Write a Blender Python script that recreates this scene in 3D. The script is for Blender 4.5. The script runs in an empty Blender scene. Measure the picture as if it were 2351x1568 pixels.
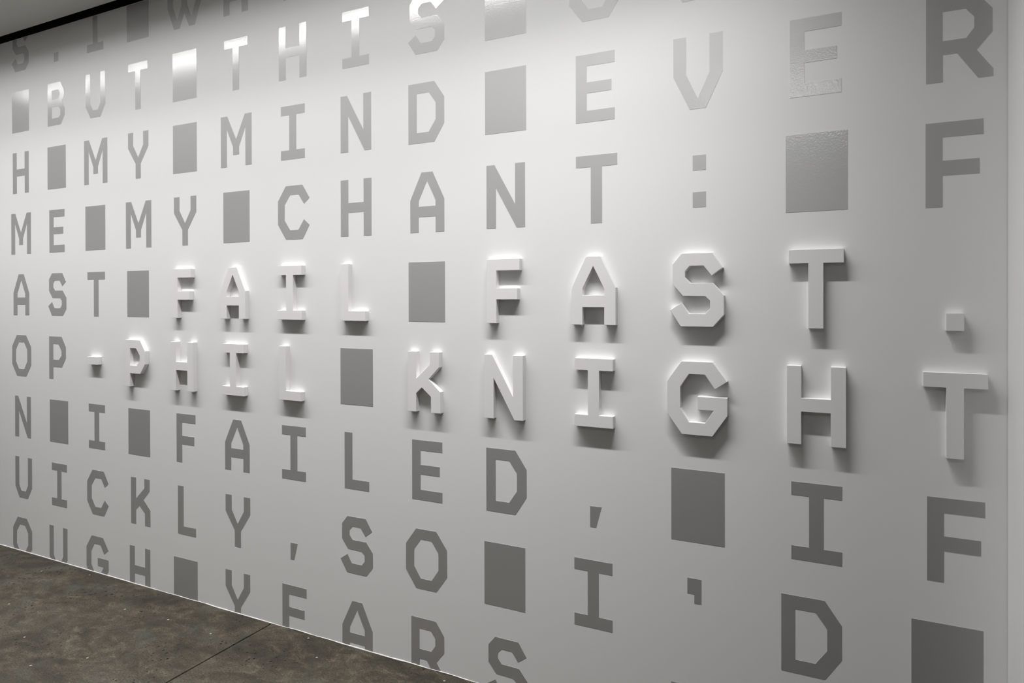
import bpy, bmesh, math, random
from mathutils import Vector, Matrix
from mathutils.geometry import tessellate_polygon

random.seed(7)
scene = bpy.context.scene
C = scene.collection

# ------------------------------------------------------------------ units
# the lettering sits on a square grid; one grid cell is U metres
U = 0.36
ROW = 1.007          # row pitch in cells
VF = 8.270           # grid height of the floor, counted down from the middle of the first row
VC = -0.200          # grid height of the ceiling
HC = (VF - VC) * U   # ceiling height, about 3.05 m
def X(u): return u * U
def Z(v): return (VF - v) * U
def Y(n): return -n * U          # the room lies on the -Y side of the lettered wall

# ------------------------------------------------------------------ camera (level shift-lens view)
yaw, pit, rol = 0.465969, 0.003821, -0.002397
F_PX, CX, CY = 1561.178, 1175.5, 688.80
IW, IH = 2351.0, 1568.0
cyw, syw = math.cos(yaw), math.sin(yaw)
cp, sp = math.cos(pit), math.sin(pit)
cr, sr = math.cos(rol), math.sin(rol)
Ry = Matrix(((cyw, 0, syw), (0, 1, 0), (-syw, 0, cyw)))
Rx = Matrix(((1, 0, 0), (0, cp, -sp), (0, sp, cp)))
Rz = Matrix(((cr, -sr, 0), (sr, cr, 0), (0, 0, 1)))
R = Rz @ Rx @ Ry
def axis(i): return Vector((R[i][0], R[i][2], -R[i][1]))
right, up, back = axis(0), -axis(1), -axis(2)
cam_data = bpy.data.cameras.new('camera')
cam_data.sensor_fit = 'HORIZONTAL'
cam_data.sensor_width = 36.0
cam_data.lens = F_PX / IW * 36.0
cam_data.shift_x = (IW / 2 - CX) / IW
cam_data.shift_y = (CY - IH / 2) / IW
cam_data.clip_start = 0.02
cam = bpy.data.objects.new('camera', cam_data)
C.objects.link(cam)
loc = Vector((X(12.290429), Y(6.39617), Z(4.093493)))
cam.matrix_world = Matrix(((right.x, up.x, back.x, loc.x), (right.y, up.y, back.y, loc.y),
                           (right.z, up.z, back.z, loc.z), (0, 0, 0, 1)))
scene.camera = cam

# ------------------------------------------------------------------ world, exposure
world = bpy.data.worlds.new('world'); scene.world = world
world.use_nodes = True
world.node_tree.nodes['Background'].inputs[0].default_value = (0.5, 0.5, 0.5, 1)
world.node_tree.nodes['Background'].inputs[1].default_value = 0.0
vs = scene.view_settings
vs.view_transform = 'Standard'
vs.look = 'None'
vs.exposure = 0.0
vs.gamma = 1.0
vs.use_curve_mapping = False

# ------------------------------------------------------------------ lamps (linear fixtures under the ceiling, plus an added fill)
WASH_N, WASH_U0, WASH_U1 = 1.70, -3.2, 11.7      # wall washer: distance from the wall, ends
ROOM_N, ROOM_U0, ROOM_U1 = 8.95, 9.4, 12.4        # second fixture behind the photographer
FAR_N, FAR_U0, FAR_U1 = 11.3, -14.0, 2.0          # third fixture washing the opposite wall, left part of the room
END_U, END_N0, END_N1 = -14.3, 1.5, 12.0          # fourth fixture washing the far left end wall
def area(name, u0, u1, n, z, width, watts, spread, color=(1, 0.995, 0.993)):
    d = bpy.data.lights.new(name, 'AREA')
    d.shape = 'RECTANGLE'
    d.size = (u1 - u0) * U
    d.size_y = width
    d.energy = watts
    d.spread = math.radians(spread)
    d.color = color
    o = bpy.data.objects.new(name, d)
    o.location = (X((u0 + u1) / 2), Y(n), z)
    C.objects.link(o)
    return o
area('wall_washer_narrow_beam', WASH_U0, WASH_U1, WASH_N, HC - 0.034, 0.045, 21.5, 70)
area('wall_washer_medium_beam', WASH_U0, WASH_U1, WASH_N, HC - 0.035, 0.045, 31.0, 105)
area('added_right_wall_fill', 9.0, WASH_U1, WASH_N, HC - 0.0345, 0.045, 3.2, 110)  # extra light added to brighten the right end of the lettered wall
area('wall_washer_glow', WASH_U0, WASH_U1, WASH_N, HC - 0.036, 0.045, 30.5, 167)
area('room_fixture_glow', ROOM_U0, ROOM_U1, ROOM_N, HC - 0.036, 0.045, 9.0, 180)
area('opposite_wall_washer_glow', FAR_U0, FAR_U1, FAR_N, HC - 0.036, 0.045, 22.0, 130)
o = area('end_wall_washer_glow', 0, END_N1 - END_N0, 0, HC - 0.036, 0.045, 17.0, 130)
o.location = (X(END_U), Y((END_N0 + END_N1) / 2), HC - 0.036)
o.rotation_euler = (0, 0, math.radians(90))

# ------------------------------------------------------------------ materials
def new_mat(name):
    m = bpy.data.materials.new(name); m.use_nodes = True
    nt = m.node_tree
    return m, nt, nt.nodes['Principled BSDF']
def node(nt, kind, **kw):
    n = nt.nodes.new(kind)
    for k, v in kw.items():
        if k.startswith('_'): setattr(n, k[1:], v)
        else: n.inputs[k].default_value = v
    return n
def objcoord(nt):
    return nt.nodes.new('ShaderNodeNewGeometry').outputs['Position']
def bump(nt, height, strength, dist):
    b = node(nt, 'ShaderNodeBump', Strength=strength, Distance=dist)
    nt.links.new(height, b.inputs['Height'])
    return b
def ramp(nt, src, stops):
    r = nt.nodes.new('ShaderNodeValToRGB')
    el = r.color_ramp.elements
    while len(el) < len(stops): el.new(0.5)
    for e, (pos, col) in zip(el, stops):
        e.position = pos
        e.color = col if len(col) == 4 else (*col, 1)
    nt.links.new(src, r.inputs['Fac'])
    return r
def mix(nt, a, b, fac, mode='MIX'):
    m = nt.nodes.new('ShaderNodeMix'); m.data_type = 'RGBA'; m.blend_type = mode
    for s, v in ((6, a), (7, b)):
        if hasattr(v, 'default_value') and not isinstance(v, tuple): nt.links.new(v, m.inputs[s])
        else: m.inputs[s].default_value = (*v, 1)
    if isinstance(fac, float): m.inputs[0].default_value = fac
    else: nt.links.new(fac, m.inputs[0])
    return m.outputs[2]

def paint(name, col, rough, spec, peel=0.0, dist=0.0004):
    m, nt, b = new_mat(name)
    b.inputs['Base Color'].default_value = (*col, 1)
    b.inputs['Roughness'].default_value = rough
    b.inputs['Specular IOR Level'].default_value = spec
    if peel:
        p = objcoord(nt)
        n1 = node(nt, 'ShaderNodeTexNoise', Scale=260.0, Detail=3.0, Roughness=0.55)
        nt.links.new(p, n1.inputs['Vector'])
        bp = bump(nt, n1.outputs['Fac'], peel, dist)
        nt.links.new(bp.outputs['Normal'], b.inputs['Normal'])
    return m
M_WALL = paint('white_eggshell_paint', (0.80, 0.80, 0.795), 0.62, 0.30, 0.25)
M_RIGHT = paint('white_side_wall_paint', (0.78, 0.78, 0.775), 0.65, 0.25, 0.2)
M_CEIL = paint('matte_ceiling_paint', (0.66, 0.66, 0.63), 0.9, 0.1)
M_ROOM = paint('grey_room_paint', (0.70, 0.70, 0.685), 0.85, 0.15)
M_DARK = paint('charcoal_room_paint', (0.06, 0.06, 0.058), 0.85, 0.15)
M_LETTER = paint('white_letter_lacquer', (0.81, 0.797, 0.793), 0.55, 0.30, 0.08)
M_CAULK = paint('white_caulk', (0.70, 0.695, 0.68), 0.7, 0.2)
M_METAL = paint('white_coated_metal', (0.75, 0.75, 0.74), 0.45, 0.4)

# silver-grey satin film of the flat letters: a broad metallic sheen with a clearer lobe, over the wall's orange peel
m, nt, b = new_mat('satin_silver_letter_film')
b2 = nt.nodes.new('ShaderNodeBsdfPrincipled')
p = objcoord(nt)
n1 = node(nt, 'ShaderNodeTexNoise', Scale=170.0, Detail=2.0, Roughness=0.5)
nt.links.new(p, n1.inputs['Vector'])
for bs, base, rough, strength in ((b, 0.61, 0.69, 0.25), (b2, 0.66, 0.165, 1.0)):
    bs.inputs['Base Color'].default_value = (base, base * 0.998, base * 0.999, 1)
    bs.inputs['Metallic'].default_value = 1.0
    bs.inputs['Roughness'].default_value = rough
    bp = bump(nt, n1.outputs['Fac'], strength, 0.00038)
    nt.links.new(bp.outputs['Normal'], bs.inputs['Normal'])
mx = nt.nodes.new('ShaderNodeMixShader'); mx.inputs[0].default_value = 0.19
nt.links.new(b.outputs[0], mx.inputs[1]); nt.links.new(b2.outputs[0], mx.inputs[2])
nt.links.new(mx.outputs[0], nt.nodes['Material Output'].inputs['Surface'])
M_FILM = m

# polished concrete floor
m, nt, b = new_mat('stained_concrete')
p = objcoord(nt)
mp = node(nt, 'ShaderNodeMapping'); mp.inputs['Scale'].default_value = (1.0, 1.5, 1.0); mp.inputs['Rotation'].default_value = (0, 0, 0.5)
nt.links.new(p, mp.inputs['Vector'])
big = node(nt, 'ShaderNodeTexNoise', Scale=2.6, Detail=7.0, Roughness=0.66, Distortion=1.1)
mid = node(nt, 'ShaderNodeTexNoise', Scale=13.0, Detail=8.0, Roughness=0.70, Distortion=0.9)
fine = node(nt, 'ShaderNodeTexNoise', Scale=120.0, Detail=5.0, Roughness=0.75)
for n in (big, mid, fine): nt.links.new(mp.outputs['Vector'], n.inputs['Vector'])
c1 = ramp(nt, big.outputs['Fac'], [(0.34, (0.0320, 0.0265, 0.0185)), (0.48, (0.0455, 0.0385, 0.0270)), (0.60, (0.0660, 0.0570, 0.0415)), (0.72, (0.0560, 0.0530, 0.0440))])
c2 = ramp(nt, mid.outputs['Fac'], [(0.36, (0.62, 0.60, 0.57)), (0.52, (0.95, 0.95, 0.95)), (0.66, (1.65, 1.62, 1.55))])
c3 = ramp(nt, fine.outputs['Fac'], [(0.36, (0.50, 0.50, 0.50)), (0.64, (1.45, 1.45, 1.45))])
col = mix(nt, c1.outputs['Color'], c2.outputs['Color'], 0.9, 'MULTIPLY')
col = mix(nt, col, c3.outputs['Color'], 0.9, 'MULTIPLY')
# greenish cement bloom in patches
gr = node(nt, 'ShaderNodeTexNoise', Scale=3.4, Detail=5.0, Roughness=0.7)
nt.links.new(p, gr.inputs['Vector'])
gm = ramp(nt, gr.outputs['Fac'], [(0.54, (0, 0, 0)), (0.72, (0.7, 0.7, 0.7))])
col = mix(nt, col, (0.062, 0.064, 0.053), gm.outputs['Color'])
# small dark pits and a few pale specks
pit_t = node(nt, 'ShaderNodeTexVoronoi', Scale=22.0, Randomness=1.0)
pit_t.voronoi_dimensions = '2D'
nt.links.new(p, pit_t.inputs['Vector'])
pit_clump = node(nt, 'ShaderNodeTexNoise', Scale=3.0, Detail=2.0)
nt.links.new(p, pit_clump.inputs['Vector'])
pc = ramp(nt, pit_clump.outputs['Fac'], [(0.46, (0.0, 0.0, 0.0)), (0.66, (0.12, 0.12, 0.12))])
lt = node(nt, 'ShaderNodeMath', _operation='LESS_THAN')
nt.links.new(pit_t.outputs['Distance'], lt.inputs[0]); nt.links.new(pc.outputs['Color'], lt.inputs[1])
col = mix(nt, col, (0.004, 0.0035, 0.003), lt.outputs[0])
sp_t = node(nt, 'ShaderNodeTexVoronoi', Scale=7.0, Randomness=1.0)
sp_t.voronoi_dimensions = '2D'
nt.links.new(p, sp_t.inputs['Vector'])
ls = node(nt, 'ShaderNodeMath', _operation='LESS_THAN'); ls.inputs[1].default_value = 0.032
nt.links.new(sp_t.outputs['Distance'], ls.inputs[0])
sep = nt.nodes.new('ShaderNodeSeparateColor'); nt.links.new(sp_t.outputs['Color'], sep.inputs[0])
rare = node(nt, 'ShaderNodeMath', _operation='GREATER_THAN'); rare.inputs[1].default_value = 0.86
nt.links.new(sep.outputs[0], rare.inputs[0])
both = node(nt, 'ShaderNodeMath', _operation='MULTIPLY')
nt.links.new(ls.outputs[0], both.inputs[0]); nt.links.new(rare.outputs[0], both.inputs[1])
col = mix(nt, col, (0.26, 0.24, 0.21), both.outputs[0])
nt.links.new(col, b.inputs['Base Color'])
rr = ramp(nt, mid.outputs['Fac'], [(0.3, (0.48, 0.48, 0.48)), (0.7, (0.66, 0.66, 0.66))])
nt.links.new(rr.outputs['Color'], b.inputs['Roughness'])
b.inputs['Specular IOR Level'].default_value = 0.22
bp = bump(nt, fine.outputs['Fac'], 0.25, 0.001)
nt.links.new(bp.outputs['Normal'], b.inputs['Normal'])
M_FLOOR = m
M_JOINT_SHADE = paint('dark_joint_and_gap_shade', (0.012, 0.010, 0.009), 0.9, 0.1)  # bed of the floor joint, and black colour for shade in the ceiling gap

def lamp_mat(name, strength):
    m, nt, b = new_mat(name)
    b.inputs['Base Color'].default_value = (0.8, 0.8, 0.78, 1)
    b.inputs['Emission Color'].default_value = (1, 0.985, 0.955, 1)
    b.inputs['Emission Strength'].default_value = strength
    return m
M_DIFF = lamp_mat('lit_diffuser', 4.0)

# ------------------------------------------------------------------ helpers
def link(name, me, mat, parent=None):
    o = bpy.data.objects.new(name, me)
    if mat and not me.materials: me.materials.append(mat)
    C.objects.link(o)
    if parent: o.parent = parent
    return o
def tag(o, label, cat, group=None):
    o['label'] = label; o['category'] = cat
    if group: o['group'] = group
    return o
def box_mesh(name, x0, x1, y0, y1, z0, z1, bev=0.0):
    bm = bmesh.new()
    bmesh.ops.create_cube(bm, size=1.0)
    for v in bm.verts:
        v.co = Vector(((x0 + x1) / 2 + v.co.x * (x1 - x0), (y0 + y1) / 2 + v.co.y * (y1 - y0), (z0 + z1) / 2 + v.co.z * (z1 - z0)))
    if bev: bmesh.ops.bevel(bm, geom=bm.edges[:], offset=bev, segments=2, affect='EDGES')
    me = bpy.data.meshes.new(name); bm.to_mesh(me); bm.free()
    return me
def struct(name, me, mat, label=None):
    o = link(name, me, mat); o['kind'] = 'structure'
    if label: o['label'] = label
    return o

# ------------------------------------------------------------------ the room
UL, UR, UE, NB = -16.0, 13.35, 19.0, 13.0        # left end, corner of the shallow pier, right end of the room, back wall
T = 0.12
struct('wall_front', box_mesh('wall_front', X(UL) - T, X(UE) + T, 0.0, T, -0.05, HC + 0.05), M_WALL, 'white painted wall carrying the lettering')
struct('trim_3', box_mesh('pier', X(UR), X(UR) + 0.6, -0.22, 0.0, -0.01, HC + 0.05, 0.003), M_RIGHT, 'shallow white wall pier at the right edge of the lettered wall')
struct('wall_right', box_mesh('wall_right', X(UE), X(UE) + T, Y(NB), 0.0, -0.05, HC + 0.05), M_DARK)
struct('wall_left', box_mesh('wall_left', X(UL) - T, X(UL), Y(NB), 0.0, -0.05, HC + 0.05), M_ROOM)
struct('wall_back', box_mesh('wall_back', X(UL) - T, X(UE) + T, Y(NB) - T, Y(NB), -0.05, HC + 0.05), M_ROOM)
struct('ceiling', box_mesh('ceiling', X(UL), X(UE), Y(NB), Y(0.19), HC, HC + 0.05), M_CEIL, 'flat grey-white ceiling')
struct('trim_2', box_mesh('shadow_gap', X(UL), X(UE), Y(0.19) - 0.02, 0.0, HC + 0.05, HC + 0.06), M_JOINT_SHADE, 'shadow gap between ceiling and lettered wall, closed in black to deepen its shade')  # top of the gap coloured black so it reads as deep shade
struct('trim_4', box_mesh('gap_shade_strip', X(UL), X(UE), -0.003, 0.0, HC + 0.002, HC + 0.05), M_JOINT_SHADE, 'black strip on the wall painting the shade inside the shadow gap')  # black laid over the white wall to darken the gap like shade
# concrete floor: sawn slabs over a dark bed, one joint meets the wall at right angles
fl = struct('floor', box_mesh('floor', X(UL), X(UE), Y(NB), 0.0, -0.10, -0.012), M_JOINT_SHADE, 'stained brown-grey concrete floor with a sawn joint')
JU, G = 5.612, 0.003
for i, (a, c) in enumerate(((X(UL), X(JU) - G), (X(JU) + G, X(UE)))):
    s = link('concrete_slab', box_mesh('concrete_slab', a, c, Y(NB), -0.0015, -0.02, 0.0, 0.0012), M_FLOOR, fl)

# uneven white caulk bead along the foot of the wall
bm = bmesh.new()
prev = None
N = 900
x0, x1 = X(-5.0), X(UR)
ph = [random.uniform(0, 6.28) for _ in range(8)]
for i in range(N + 1):
    x = x0 + (x1 - x0) * i / N
    w = 0.5 * math.sin(x * 7 + ph[0]) + 0.35 * math.sin(x * 23 + ph[1]) + 0.3 * math.sin(x * 61 + ph[2]) + random.uniform(-0.25, 0.25)
    clean = max(0.0, min(1.0, (x - X(2.2)) / 0.5))          # neat at the far end, ragged nearer
    r = max(0.0012, 0.0036 + 0.0013 * w * (0.2 + clean) - 0.0006 * clean)
    lift = max(0.0, 0.0016 * clean * (math.sin(x * 9 + ph[3]) + 0.6 * math.sin(x * 31 + ph[4])))
    ring = []
    for k in range(6):
        a = math.pi / 2 * k / 5
        ring.append(bm.verts.new((x, -r * 0.8 * math.sin(a) - 0.0002, lift + r * math.cos(a))))
    ring.append(bm.verts.new((x, 0.0, lift)))
    if prev:
        for k in range(6): bm.faces.new((prev[k], prev[k + 1], ring[k + 1], ring[k]))
    prev = ring
bmesh.ops.recalc_face_normals(bm, faces=bm.faces[:])
me = bpy.data.meshes.new('caulk'); bm.to_mesh(me); bm.free()
for f in me.polygons: f.use_smooth = True
struct('trim_1', me, M_CAULK, 'thin white caulk line where the wall meets the concrete floor')

# ------------------------------------------------------------------ linear ceiling fixtures
def fixture(label, u0, u1, n, end_u=None):
    e = bpy.data.objects.new('linear_ceiling_light', None)
    e.location = (X((u0 + u1) / 2), Y(n), HC)
    if end_u is not None:
        e.location = (X(end_u), Y((u0 + u1) / 2), HC); e.rotation_euler = (0, 0, math.radians(90))
    C.objects.link(e)
    L = (u1 - u0) * U / 2
    link('housing', box_mesh('housing', -L - 0.02, L + 0.02, -0.035, 0.035, -0.028, 0.0, 0.002), M_METAL, e)
    link('diffuser', box_mesh('diffuser', -L, L, -0.024, 0.024, -0.032, -0.027, 0.001), M_DIFF, e)
    for s in (-1, 1):
        link('end_cap', box_mesh('end_cap', s * (L + 0.024) - 0.004, s * (L + 0.024) + 0.004, -0.036, 0.036, -0.030, 0.0, 0.001), M_METAL, e)
    tag(e, label, 'ceiling light', 'linear ceiling lights')
fixture('long slim ceiling light running close along the lettered wall', WASH_U0, WASH_U1, WASH_N)
fixture('slim ceiling light washing the opposite wall', FAR_U0, FAR_U1, FAR_N)
fixture('slim ceiling light washing the far left end wall', END_N0, END_N1, 0, END_U)
fixture('shorter slim ceiling light further out in the room', ROOM_U0, ROOM_U1, ROOM_N)

# ------------------------------------------------------------------ glyphs: outlines in cells, x right, y down, loops = outer then holes
t = 0.338
def rect(a, b_, c, d): return [(a, c), (b_, c), (b_, d), (a, d)]
def sym(pts): return pts + [(-x, y) for x, y in reversed(pts) if abs(x) > 1e-6]
GL = {
 'E': [[(-.203,-t),(.203,-t),(.203,-.222),(-.087,-.222),(-.087,-.060),(.169,-.060),(.169,.048),(-.087,.048),(-.087,.222),(.203,.222),(.203,t),(-.203,t)]],
 'F': [[(-.194,-t),(.194,-t),(.194,-.218),(-.078,-.218),(-.078,-.032),(.168,-.032),(.168,.087),(-.078,.087),(-.078,t),(-.194,t)]],
 'I': [[(-.200,-t),(.200,-t),(.200,-.222),(.058,-.222),(.058,.220),(.200,.220),(.200,t),(-.200,t),(-.200,.220),(-.058,.220),(-.058,-.222),(-.200,-.222)]],
 'T': [[(-.2155,-t),(.2155,-t),(.2155,-.222),(.0585,-.222),(.0585,t),(-.0585,t),(-.0585,-.222),(-.2155,-.222)]],
 'L': [[(-.184,-t),(-.066,-t),(-.066,.222),(.184,.222),(.184,t),(-.184,t)]],
 'H': [[(-.231,-t),(-.115,-t),(-.115,-.061),(.115,-.061),(.115,-t),(.231,-t),(.231,t),(.115,t),(.115,.056),(-.115,.056),(-.115,t),(-.231,t)]],
 'N': [[(-.229,-t),(-.131,-t),(.114,.092),(.114,-t),(.229,-t),(.229,t),(.131,t),(-.114,-.092),(-.114,t),(-.229,t)]],
 'M': [[(-.285,-t),(-.163,-t),(0,-.02),(.163,-t),(.285,-t),(.285,t),(.172,t),(.172,-.165),(.056,.08),(.056,.185),(-.056,.185),(-.056,.08),(-.172,-.165),(-.172,t),(-.285,t)]],
 'V': [[(-.224,-t),(-.106,-t),(-.106,.012),(0,.244),(.106,.012),(.106,-t),(.224,-t),(.224,.022),(.073,t),(-.073,t),(-.224,.022)]],
 'Y': [[(-.228,-t),(-.113,-t),(-.113,-.145),(0,.03),(.113,-.145),(.113,-t),(.228,-t),(.228,-.115),(.057,.122),(.057,t),(-.057,t),(-.057,.122),(-.228,-.115)]],
 'U': [[(-.24,-t),(-.125,-t),(-.125,.118),(-.062,.222),(.062,.222),(.125,.118),(.125,-t),(.24,-t),(.24,.156),(.119,t),(-.119,t),(-.24,.156)]],
 'O': [[(-.136,-t),(.136,-t),(.276,-.15),(.276,.147),(.136,t),(-.136,t),(-.276,.147),(-.276,-.15)],
       [(-.072,-.222),(.072,-.222),(.163,-.1),(.163,.092),(.073,.22),(-.073,.22),(-.163,.092),(-.163,-.1)]],
 'C': [[(-.14,-t),(.14,-t),(.253,-.17),(.163,-.098),(.073,-.222),(-.068,-.222),(-.16,-.1),(-.16,.094),(-.068,.219),(.07,.219),(.163,.093),(.253,.166),(.142,t),(-.137,t),(-.274,.147),(-.274,-.152)]],
 'G': [[(-.138,-t),(.142,-t),(.271,-.165),(.163,-.092),(.075,-.221),(-.07,-.221),(-.15,-.1),(-.15,.096),(-.07,.222),(.075,.222),(.152,.103),(.007,.103),(.007,-.018),(.271,-.02),(.271,.145),(.14,t),(-.135,t),(-.272,.152),(-.272,-.15)]],
 'S': [[(-.136,-t),(.14,-t),(.233,-.2),(.135,-.128),(.064,-.221),(-.06,-.221),(-.104,-.172),(-.104,-.117),(-.058,-.062),(.147,-.062),(.243,.052),(.243,.227),(.147,t),(-.144,t),(-.243,.188),(-.136,.118),(-.07,.22),(.078,.22),(.121,.171),(.121,.1),(.078,.058),(-.124,.055),(-.219,-.055),(-.219,-.24)]],
 'A': [[(-.074,-t),(.074,-t),(.228,-.028),(.228,t),(.113,t),(.113,.164),(-.113,.164),(-.113,t),(-.228,t),(-.228,-.028)],
       [(0,-.24),(.112,-.02),(.112,.046),(-.112,.046),(-.112,-.02)]],
 'D': [[(-.24,-t),(.109,-t),(.24,-.15),(.24,.142),(.11,t),(-.24,t)],
       [(-.126,-.221),(.037,-.222),(.127,-.098),(.127,.09),(.035,.22),(-.126,.22)]],
 'P': [[(-.225,-t),(.113,-t),(.222,-.183),(.221,.005),(.118,.147),(-.112,.147),(-.112,t),(-.225,t)],
       [(-.112,-.218),(.026,-.218),(.107,-.113),(.106,-.039),(.036,.03),(-.112,.03)]],
 'R': [[(-.221,-t),(.112,-t),(.221,-.191),(.221,-.011),(.119,.117),(.227,.278),(.227,t),(.129,t),(-.010,.123),(-.107,.123),(-.107,t),(-.221,t)],
       [(-.108,-.219),(.046,-.219),(.103,-.145),(.103,-.060),(.05,.013),(-.108,.013)]],
 'B': [[(-.232,-t),(.107,-t),(.205,-.19),(.205,-.1),(.145,-.02),(.224,.095),(.222,.2),(.115,t),(-.232,t)],
       [(-.118,-.222),(.05,-.222),(.09,-.17),(.09,-.115),(.05,-.07),(-.118,-.07)],
       [(-.118,.045),(.057,.045),(.106,.1),(.106,.185),(.057,.225),(-.118,.225)]],
 'K': [[(-.215,-t),(-.1,-t),(-.1,-.034),(.085,-.201),(.085,-t),(.205,-t),(.203,-.172),(.068,-.035),(.217,.1),(.219,t),(.097,t),(.097,.162),(-.025,.062),(-.1,.131),(-.1,t),(-.215,t)]],
 'W': [[(-.345,-t),(-.23,-t),(-.23,.022),(-.148,.218),(-.058,.032),(-.058,-.2),(.058,-.2),(.058,.032),(.145,.218),(.23,.022),(.23,-t),(.345,-t),(.345,.022),(.212,t),(.1,t),(0,.138),(-.096,t),(-.212,t),(-.345,.022)]],
 '.': [rect(-.060, .060, .197, t)],
 ',': [[(-.060,.130),(.060,.128),(.003,t),(-.060,t)]],
 "'": [[(-.065,-t),(.064,-t),(.064,-.110),(-.001,-.108),(-.001,-.192),(-.065,-.192)]],
 '-': [rect(-.127, .127, -.057, .057)],
 '#': [rect(-.2435, .2435, -.3365, .3365)],
}
COLON = [rect(-.060, .060, -.240, -.100), rect(-.060, .060, .100, .242)]

def prism(name, loops_list, depth, off=(0, 0), vmax=None, vmin=None):
    """loops_list: list of [outer, holes...]; returns a mesh in metres, back on the wall plane y=0, front at y=-depth"""
    bm = bmesh.new()
    for loops in loops_list:
        flat, L2 = [], []
        for lp in loops:
            L2.append([Vector(((x + off[0]) * U, -(y + off[1]) * U, 0)) for x, y in lp])
            flat += L2[-1]
        tris = tessellate_polygon(L2)
        fr = [bm.verts.new((q.x, -depth, q.y)) for q in flat]
        bk = [bm.verts.new((q.x, 0.0, q.y)) for q in flat]
        for a, b_, c in tris:
            bm.faces.new((fr[a], fr[b_], fr[c])); bm.faces.new((bk[c], bk[b_], bk[a]))
        i = 0
        for lp in L2:
            n = len(lp)
            for k in range(n):
                a, b_ = i + k, i + (k + 1) % n
                bm.faces.new((fr[a], fr[b_], bk[b_], bk[a]))
            i += n
    for lim, s in ((vmax, -1), (vmin, 1)):
        if lim is not None:
            geom = bm.verts[:] + bm.edges[:] + bm.faces[:]
            bmesh.ops.bisect_plane(bm, geom=geom, plane_co=(0, 0, -lim * U), plane_no=(0, 0, s), clear_outer=True)
            ed = [e for e in bm.edges if e.is_boundary]
            bmesh.ops.holes_fill(bm, edges=ed)
    bmesh.ops.recalc_face_normals(bm, faces=bm.faces[:])
    me = bpy.data.meshes.new(name); bm.to_mesh(me); bm.free()
    return me

FILM_T = 0.0006
DEPTH = 0.0663 * U
ROWS = [
 'S.I#WAS',
 '#BUT#THIS#GO',
 'H#MY#MIND#EVER',
 'ME#MY#CHANT:#F',
 'AST#FAIL#FAST.',
 'OP-PHIL#KNIGHT',
 'N#I#FAILED,#IF',
 "UICKLY,SO#I'D#",
 'OUGH#YEARS #',
]
RAISED = {(4, c) for c in (4, 5, 6, 7, 9, 10, 11, 12, 13)} | {(5, c) for c in (2, 3, 4, 5, 6, 8, 9, 10, 11, 12, 13)}
# small setting-out deviations of the hand-applied lettering, in cells
DU = {(6, 0): .030, (6, 1): .030, (6, 3): -.005, (6, 11): -.006, (4, 3): -.018, (3, 2): -.016, (3, 6): .020, (3, 8): .010,
      (3, 10): .012, (3, 11): .014, (8, 4): -.018, (8, 11): -.010, (2, 13): .030, (2, 12): -.006, (6, 13): .010}
for c in range(14): DU[(7, c)] = .040 - .0069 * c
DV = {(2, 13): .033, (3, 13): .022, (2, 12): .010, (7, 12): -.012, (6, 11): -.006, (5, 11): -.010, (5, 12): -.010}
ORD = ['topmost', 'second', 'third', 'fourth', 'fifth', 'sixth', 'seventh', 'eighth', 'bottom']

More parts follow.
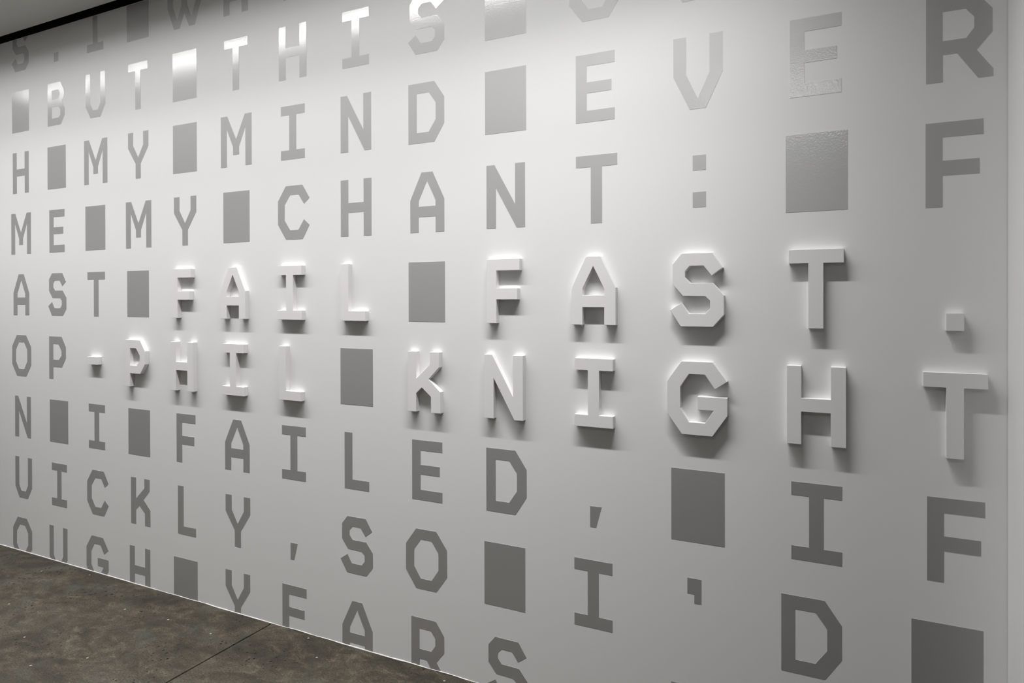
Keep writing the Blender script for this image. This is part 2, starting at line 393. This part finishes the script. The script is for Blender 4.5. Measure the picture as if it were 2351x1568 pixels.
LABEL = {
 (0,0):'flat grey letter S at top left, upper half lost in ceiling shadow',
 (0,1):'flat grey full stop in the dim band below the ceiling at top left',
 (0,2):'flat grey letter I cut by the ceiling, above the U of BUT',
 (0,3):'flat grey rectangle cut by the ceiling, above the T of BUT',
 (0,4):'flat grey letter W cut by the top of the picture',
 (0,5):'flat grey letter with two legs cut by the top edge, right of the W',
 (0,6):'sliver of a flat grey letter at the top edge above the H of THIS',
 (1,0):'flat grey rectangle with a bright upper end, left of the word BUT',
 (1,1):'flat grey letter B in the word BUT',
 (1,2):'flat grey letter U in the word BUT',
 (1,3):'flat grey letter T in the word BUT',
 (1,4):'flat grey rectangle with a bright upper end between BUT and THIS',
 (1,5):'flat grey letter T in the word THIS',
 (1,6):'flat grey letter H in the word THIS',
 (1,7):'flat grey letter I in the word THIS',
 (1,8):'flat grey letter S in the word THIS',
 (1,9):'flat grey rectangle right of the word THIS, cut by the top edge',
 (1,10):'flat grey rounded letter cut by the top edge above the first E of EVER',
 (1,11):'sliver of a flat grey letter at the top edge above the V of EVER',
 (2,0):'flat grey letter H at the left edge, left of the upper MY',
 (2,1):'flat grey rectangle between the H at left and the upper MY',
 (2,2):'flat grey letter M in the upper word MY',
 (2,3):'flat grey letter Y in the upper word MY',
 (2,4):'flat grey rectangle between the words MY and MIND',
 (2,5):'flat grey letter M in the word MIND',
 (2,6):'flat grey letter I in the word MIND',
 (2,7):'flat grey letter N in the word MIND',
 (2,8):'flat grey letter D in the word MIND',
 (2,9):'flat grey rectangle between the words MIND and EVER',
 (2,10):'flat grey letter E, first of the word EVER',
 (2,11):'flat grey letter V in the word EVER',
 (2,12):'flat grey letter E with a sparkling sheen between the V and R of EVER',
 (2,13):'large dark grey letter R at the end of EVER, top right',
 (3,0):'flat grey letter M in the word end ME at the left edge',
 (3,1):'flat grey letter E in the word end ME at the left edge',
 (3,2):'flat grey rectangle between ME and the lower MY',
 (3,3):'flat grey letter M in the lower word MY',
 (3,4):'flat grey letter Y in the lower word MY',
 (3,5):'flat grey rectangle between the words MY and CHANT',
 (3,6):'flat grey letter C in the word CHANT',
 (3,7):'flat grey letter H in the word CHANT',
 (3,8):'flat grey letter A in the word CHANT',
 (3,9):'flat grey letter N in the word CHANT',
 (3,10):'flat grey letter T in the word CHANT',
 (3,11):'flat grey colon of two squares after the word CHANT',
 (3,12):'large flat grey rectangle with speckled sheen right of the colon',
 (3,13):'large dark grey letter F under the R at the right edge',
 (4,0):'flat grey letter A in AST at the left edge',
 (4,1):'flat grey letter S in AST at the left edge',
 (4,2):'flat grey letter T in AST at the left edge',
 (4,3):'flat grey rectangle left of the raised word FAIL',
 (4,4):'raised white letter F in the word FAIL',
 (4,5):'raised white letter A in the word FAIL',
 (4,6):'raised white letter I in the word FAIL',
 (4,7):'raised white letter L in the word FAIL',
 (4,8):'flat grey rectangle between the raised words FAIL and FAST',
 (4,9):'raised white letter F in the word FAST',
 (4,10):'raised white letter A in the word FAST',
 (4,11):'raised white letter S in the word FAST',
 (4,12):'raised white letter T in the word FAST',
 (4,13):'raised white square full stop after the word FAST',
 (5,0):'flat grey letter O left of the P, left of the raised name PHIL',
 (5,1):'flat grey letter P left of the raised hyphen',
 (5,2):'raised white hyphen before the name PHIL',
 (5,3):'raised white letter P in the name PHIL',
 (5,4):'raised white letter H in the name PHIL',
 (5,5):'raised white letter I in the name PHIL',
 (5,6):'raised white letter L in the name PHIL',
 (5,7):'flat grey rectangle between the raised words PHIL and KNIGHT',
 (5,8):'raised white letter K in the word KNIGHT',
 (5,9):'raised white letter N in the word KNIGHT',
 (5,10):'raised white letter I in the word KNIGHT',
 (5,11):'raised white letter G in the word KNIGHT',
 (5,12):'raised white letter H in the word KNIGHT',
 (5,13):'raised white letter T in the word KNIGHT',
 (6,0):'flat grey letter N at the left edge, two places left of a lone I',
 (6,1):'flat grey rectangle between the N at the left edge and a lone I',
 (6,2):'flat grey lone letter I between two rectangles, under the hyphen',
 (6,3):'flat grey rectangle left of the word FAILED',
 (6,4):'flat grey letter F in the word FAILED',
 (6,5):'flat grey letter A in the word FAILED',
 (6,6):'flat grey letter I in the word FAILED',
 (6,7):'flat grey letter L in the word FAILED',
 (6,8):'flat grey letter E in the word FAILED',
 (6,9):'flat grey letter D in the word FAILED',
 (6,10):'flat grey comma after the word FAILED',
 (6,11):'flat dark grey rectangle under the raised G',
 (6,12):'flat dark grey letter I in the word IF, under the raised H',
 (6,13):'large dark grey letter F in the word IF, under the raised T',
 (7,0):'flat grey letter U in UICKLY at the left edge',
 (7,1):'flat grey letter I in UICKLY',
 (7,2):'flat grey letter C in UICKLY',
 (7,3):'flat grey letter K in UICKLY',
 (7,4):'flat grey letter L in UICKLY',
 (7,5):'flat grey letter Y in UICKLY',
 (7,6):'small flat grey comma between UICKLY and SO',
 (7,7):'flat grey letter S in the word SO',
 (7,8):'flat grey letter O in the word SO',
 (7,9):"flat dark grey rectangle between SO and I'D",
 (7,10):"flat dark grey letter I in the word I'D",
 (7,11):"flat dark grey stepped apostrophe in the word I'D",
 (7,12):"large dark grey letter D in the word I'D",
 (7,13):'large dark grey rectangle in the bottom right corner',
 (8,0):'flat grey letter O cut by the floor at the left edge',
 (8,1):'flat grey letter U cut by the floor, second from the left edge',
 (8,2):'flat grey letter G cut by the floor, left of the H',
 (8,3):'flat grey letter H cut by the floor, right of the G',
 (8,4):'flat grey rectangle cut by the floor, left of the word YEARS',
 (8,5):'flat grey letter Y in the word YEARS, cut by the floor',
 (8,6):'flat grey letter E in the word YEARS, its foot hidden by the floor',
 (8,7):'flat grey letter A in the word YEARS, cut by the floor',
 (8,8):'flat grey letter R in the word YEARS, cut by the floor',
 (8,9):'flat grey letter S in the word YEARS at the bottom edge',
 (8,11):"tip of a flat dark grey rectangle at the bottom edge below the apostrophe",
}
KIND = {'.': ('full_stop', 'full stop'), ',': ('comma', 'comma'), "'": ('apostrophe', 'apostrophe'), ':': ('colon', 'colon'),
        '-': ('hyphen', 'hyphen'), '#': ('rectangle', 'rectangle')}
cache = {}
for r, line in enumerate(ROWS):
    for c, ch in enumerate(line):
        if ch == ' ': continue
        raised = (r, c) in RAISED
        du, dv = DU.get((r, c), 0.0), DV.get((r, c), 0.0)
        u, v = c + du, r * ROW + dv
        loops = [GL[ch]] if ch != ':' else None
        depth = DEPTH if raised else FILM_T
        base, cat = KIND.get(ch, ('letter', 'letter'))
        name = ('raised_' if raised else 'flat_') + base
        if ch == ':':
            o = bpy.data.objects.new(name, None); C.objects.link(o)
            o.location = (X(u), 0.0, Z(v))
            for lp in COLON: link('dot', prism('dot', [[lp]], depth), M_FILM, o)
            tag(o, LABEL[(r, c)], cat, 'flat grey lettering')
            continue
        if r == 8: me = prism(name, loops, depth, vmax=VF - 0.012 - v)
        elif r == 0: me = prism(name, loops, depth, vmin=VC + 0.004 - v)
        else:
            key = (ch, raised)
            if key not in cache: cache[key] = prism(name, loops, depth)
            me = cache[key]
        o = link(name, me, M_LETTER if raised else M_FILM)
        o.location = (X(u), 0.0, Z(v))
        if raised:
            bv = o.modifiers.new('edge', 'BEVEL'); bv.width = 0.0008; bv.segments = 2; bv.limit_method = 'ANGLE'; bv.angle_limit = math.radians(30)
        tag(o, LABEL[(r, c)], cat, 'raised white lettering' if raised else 'flat grey lettering')
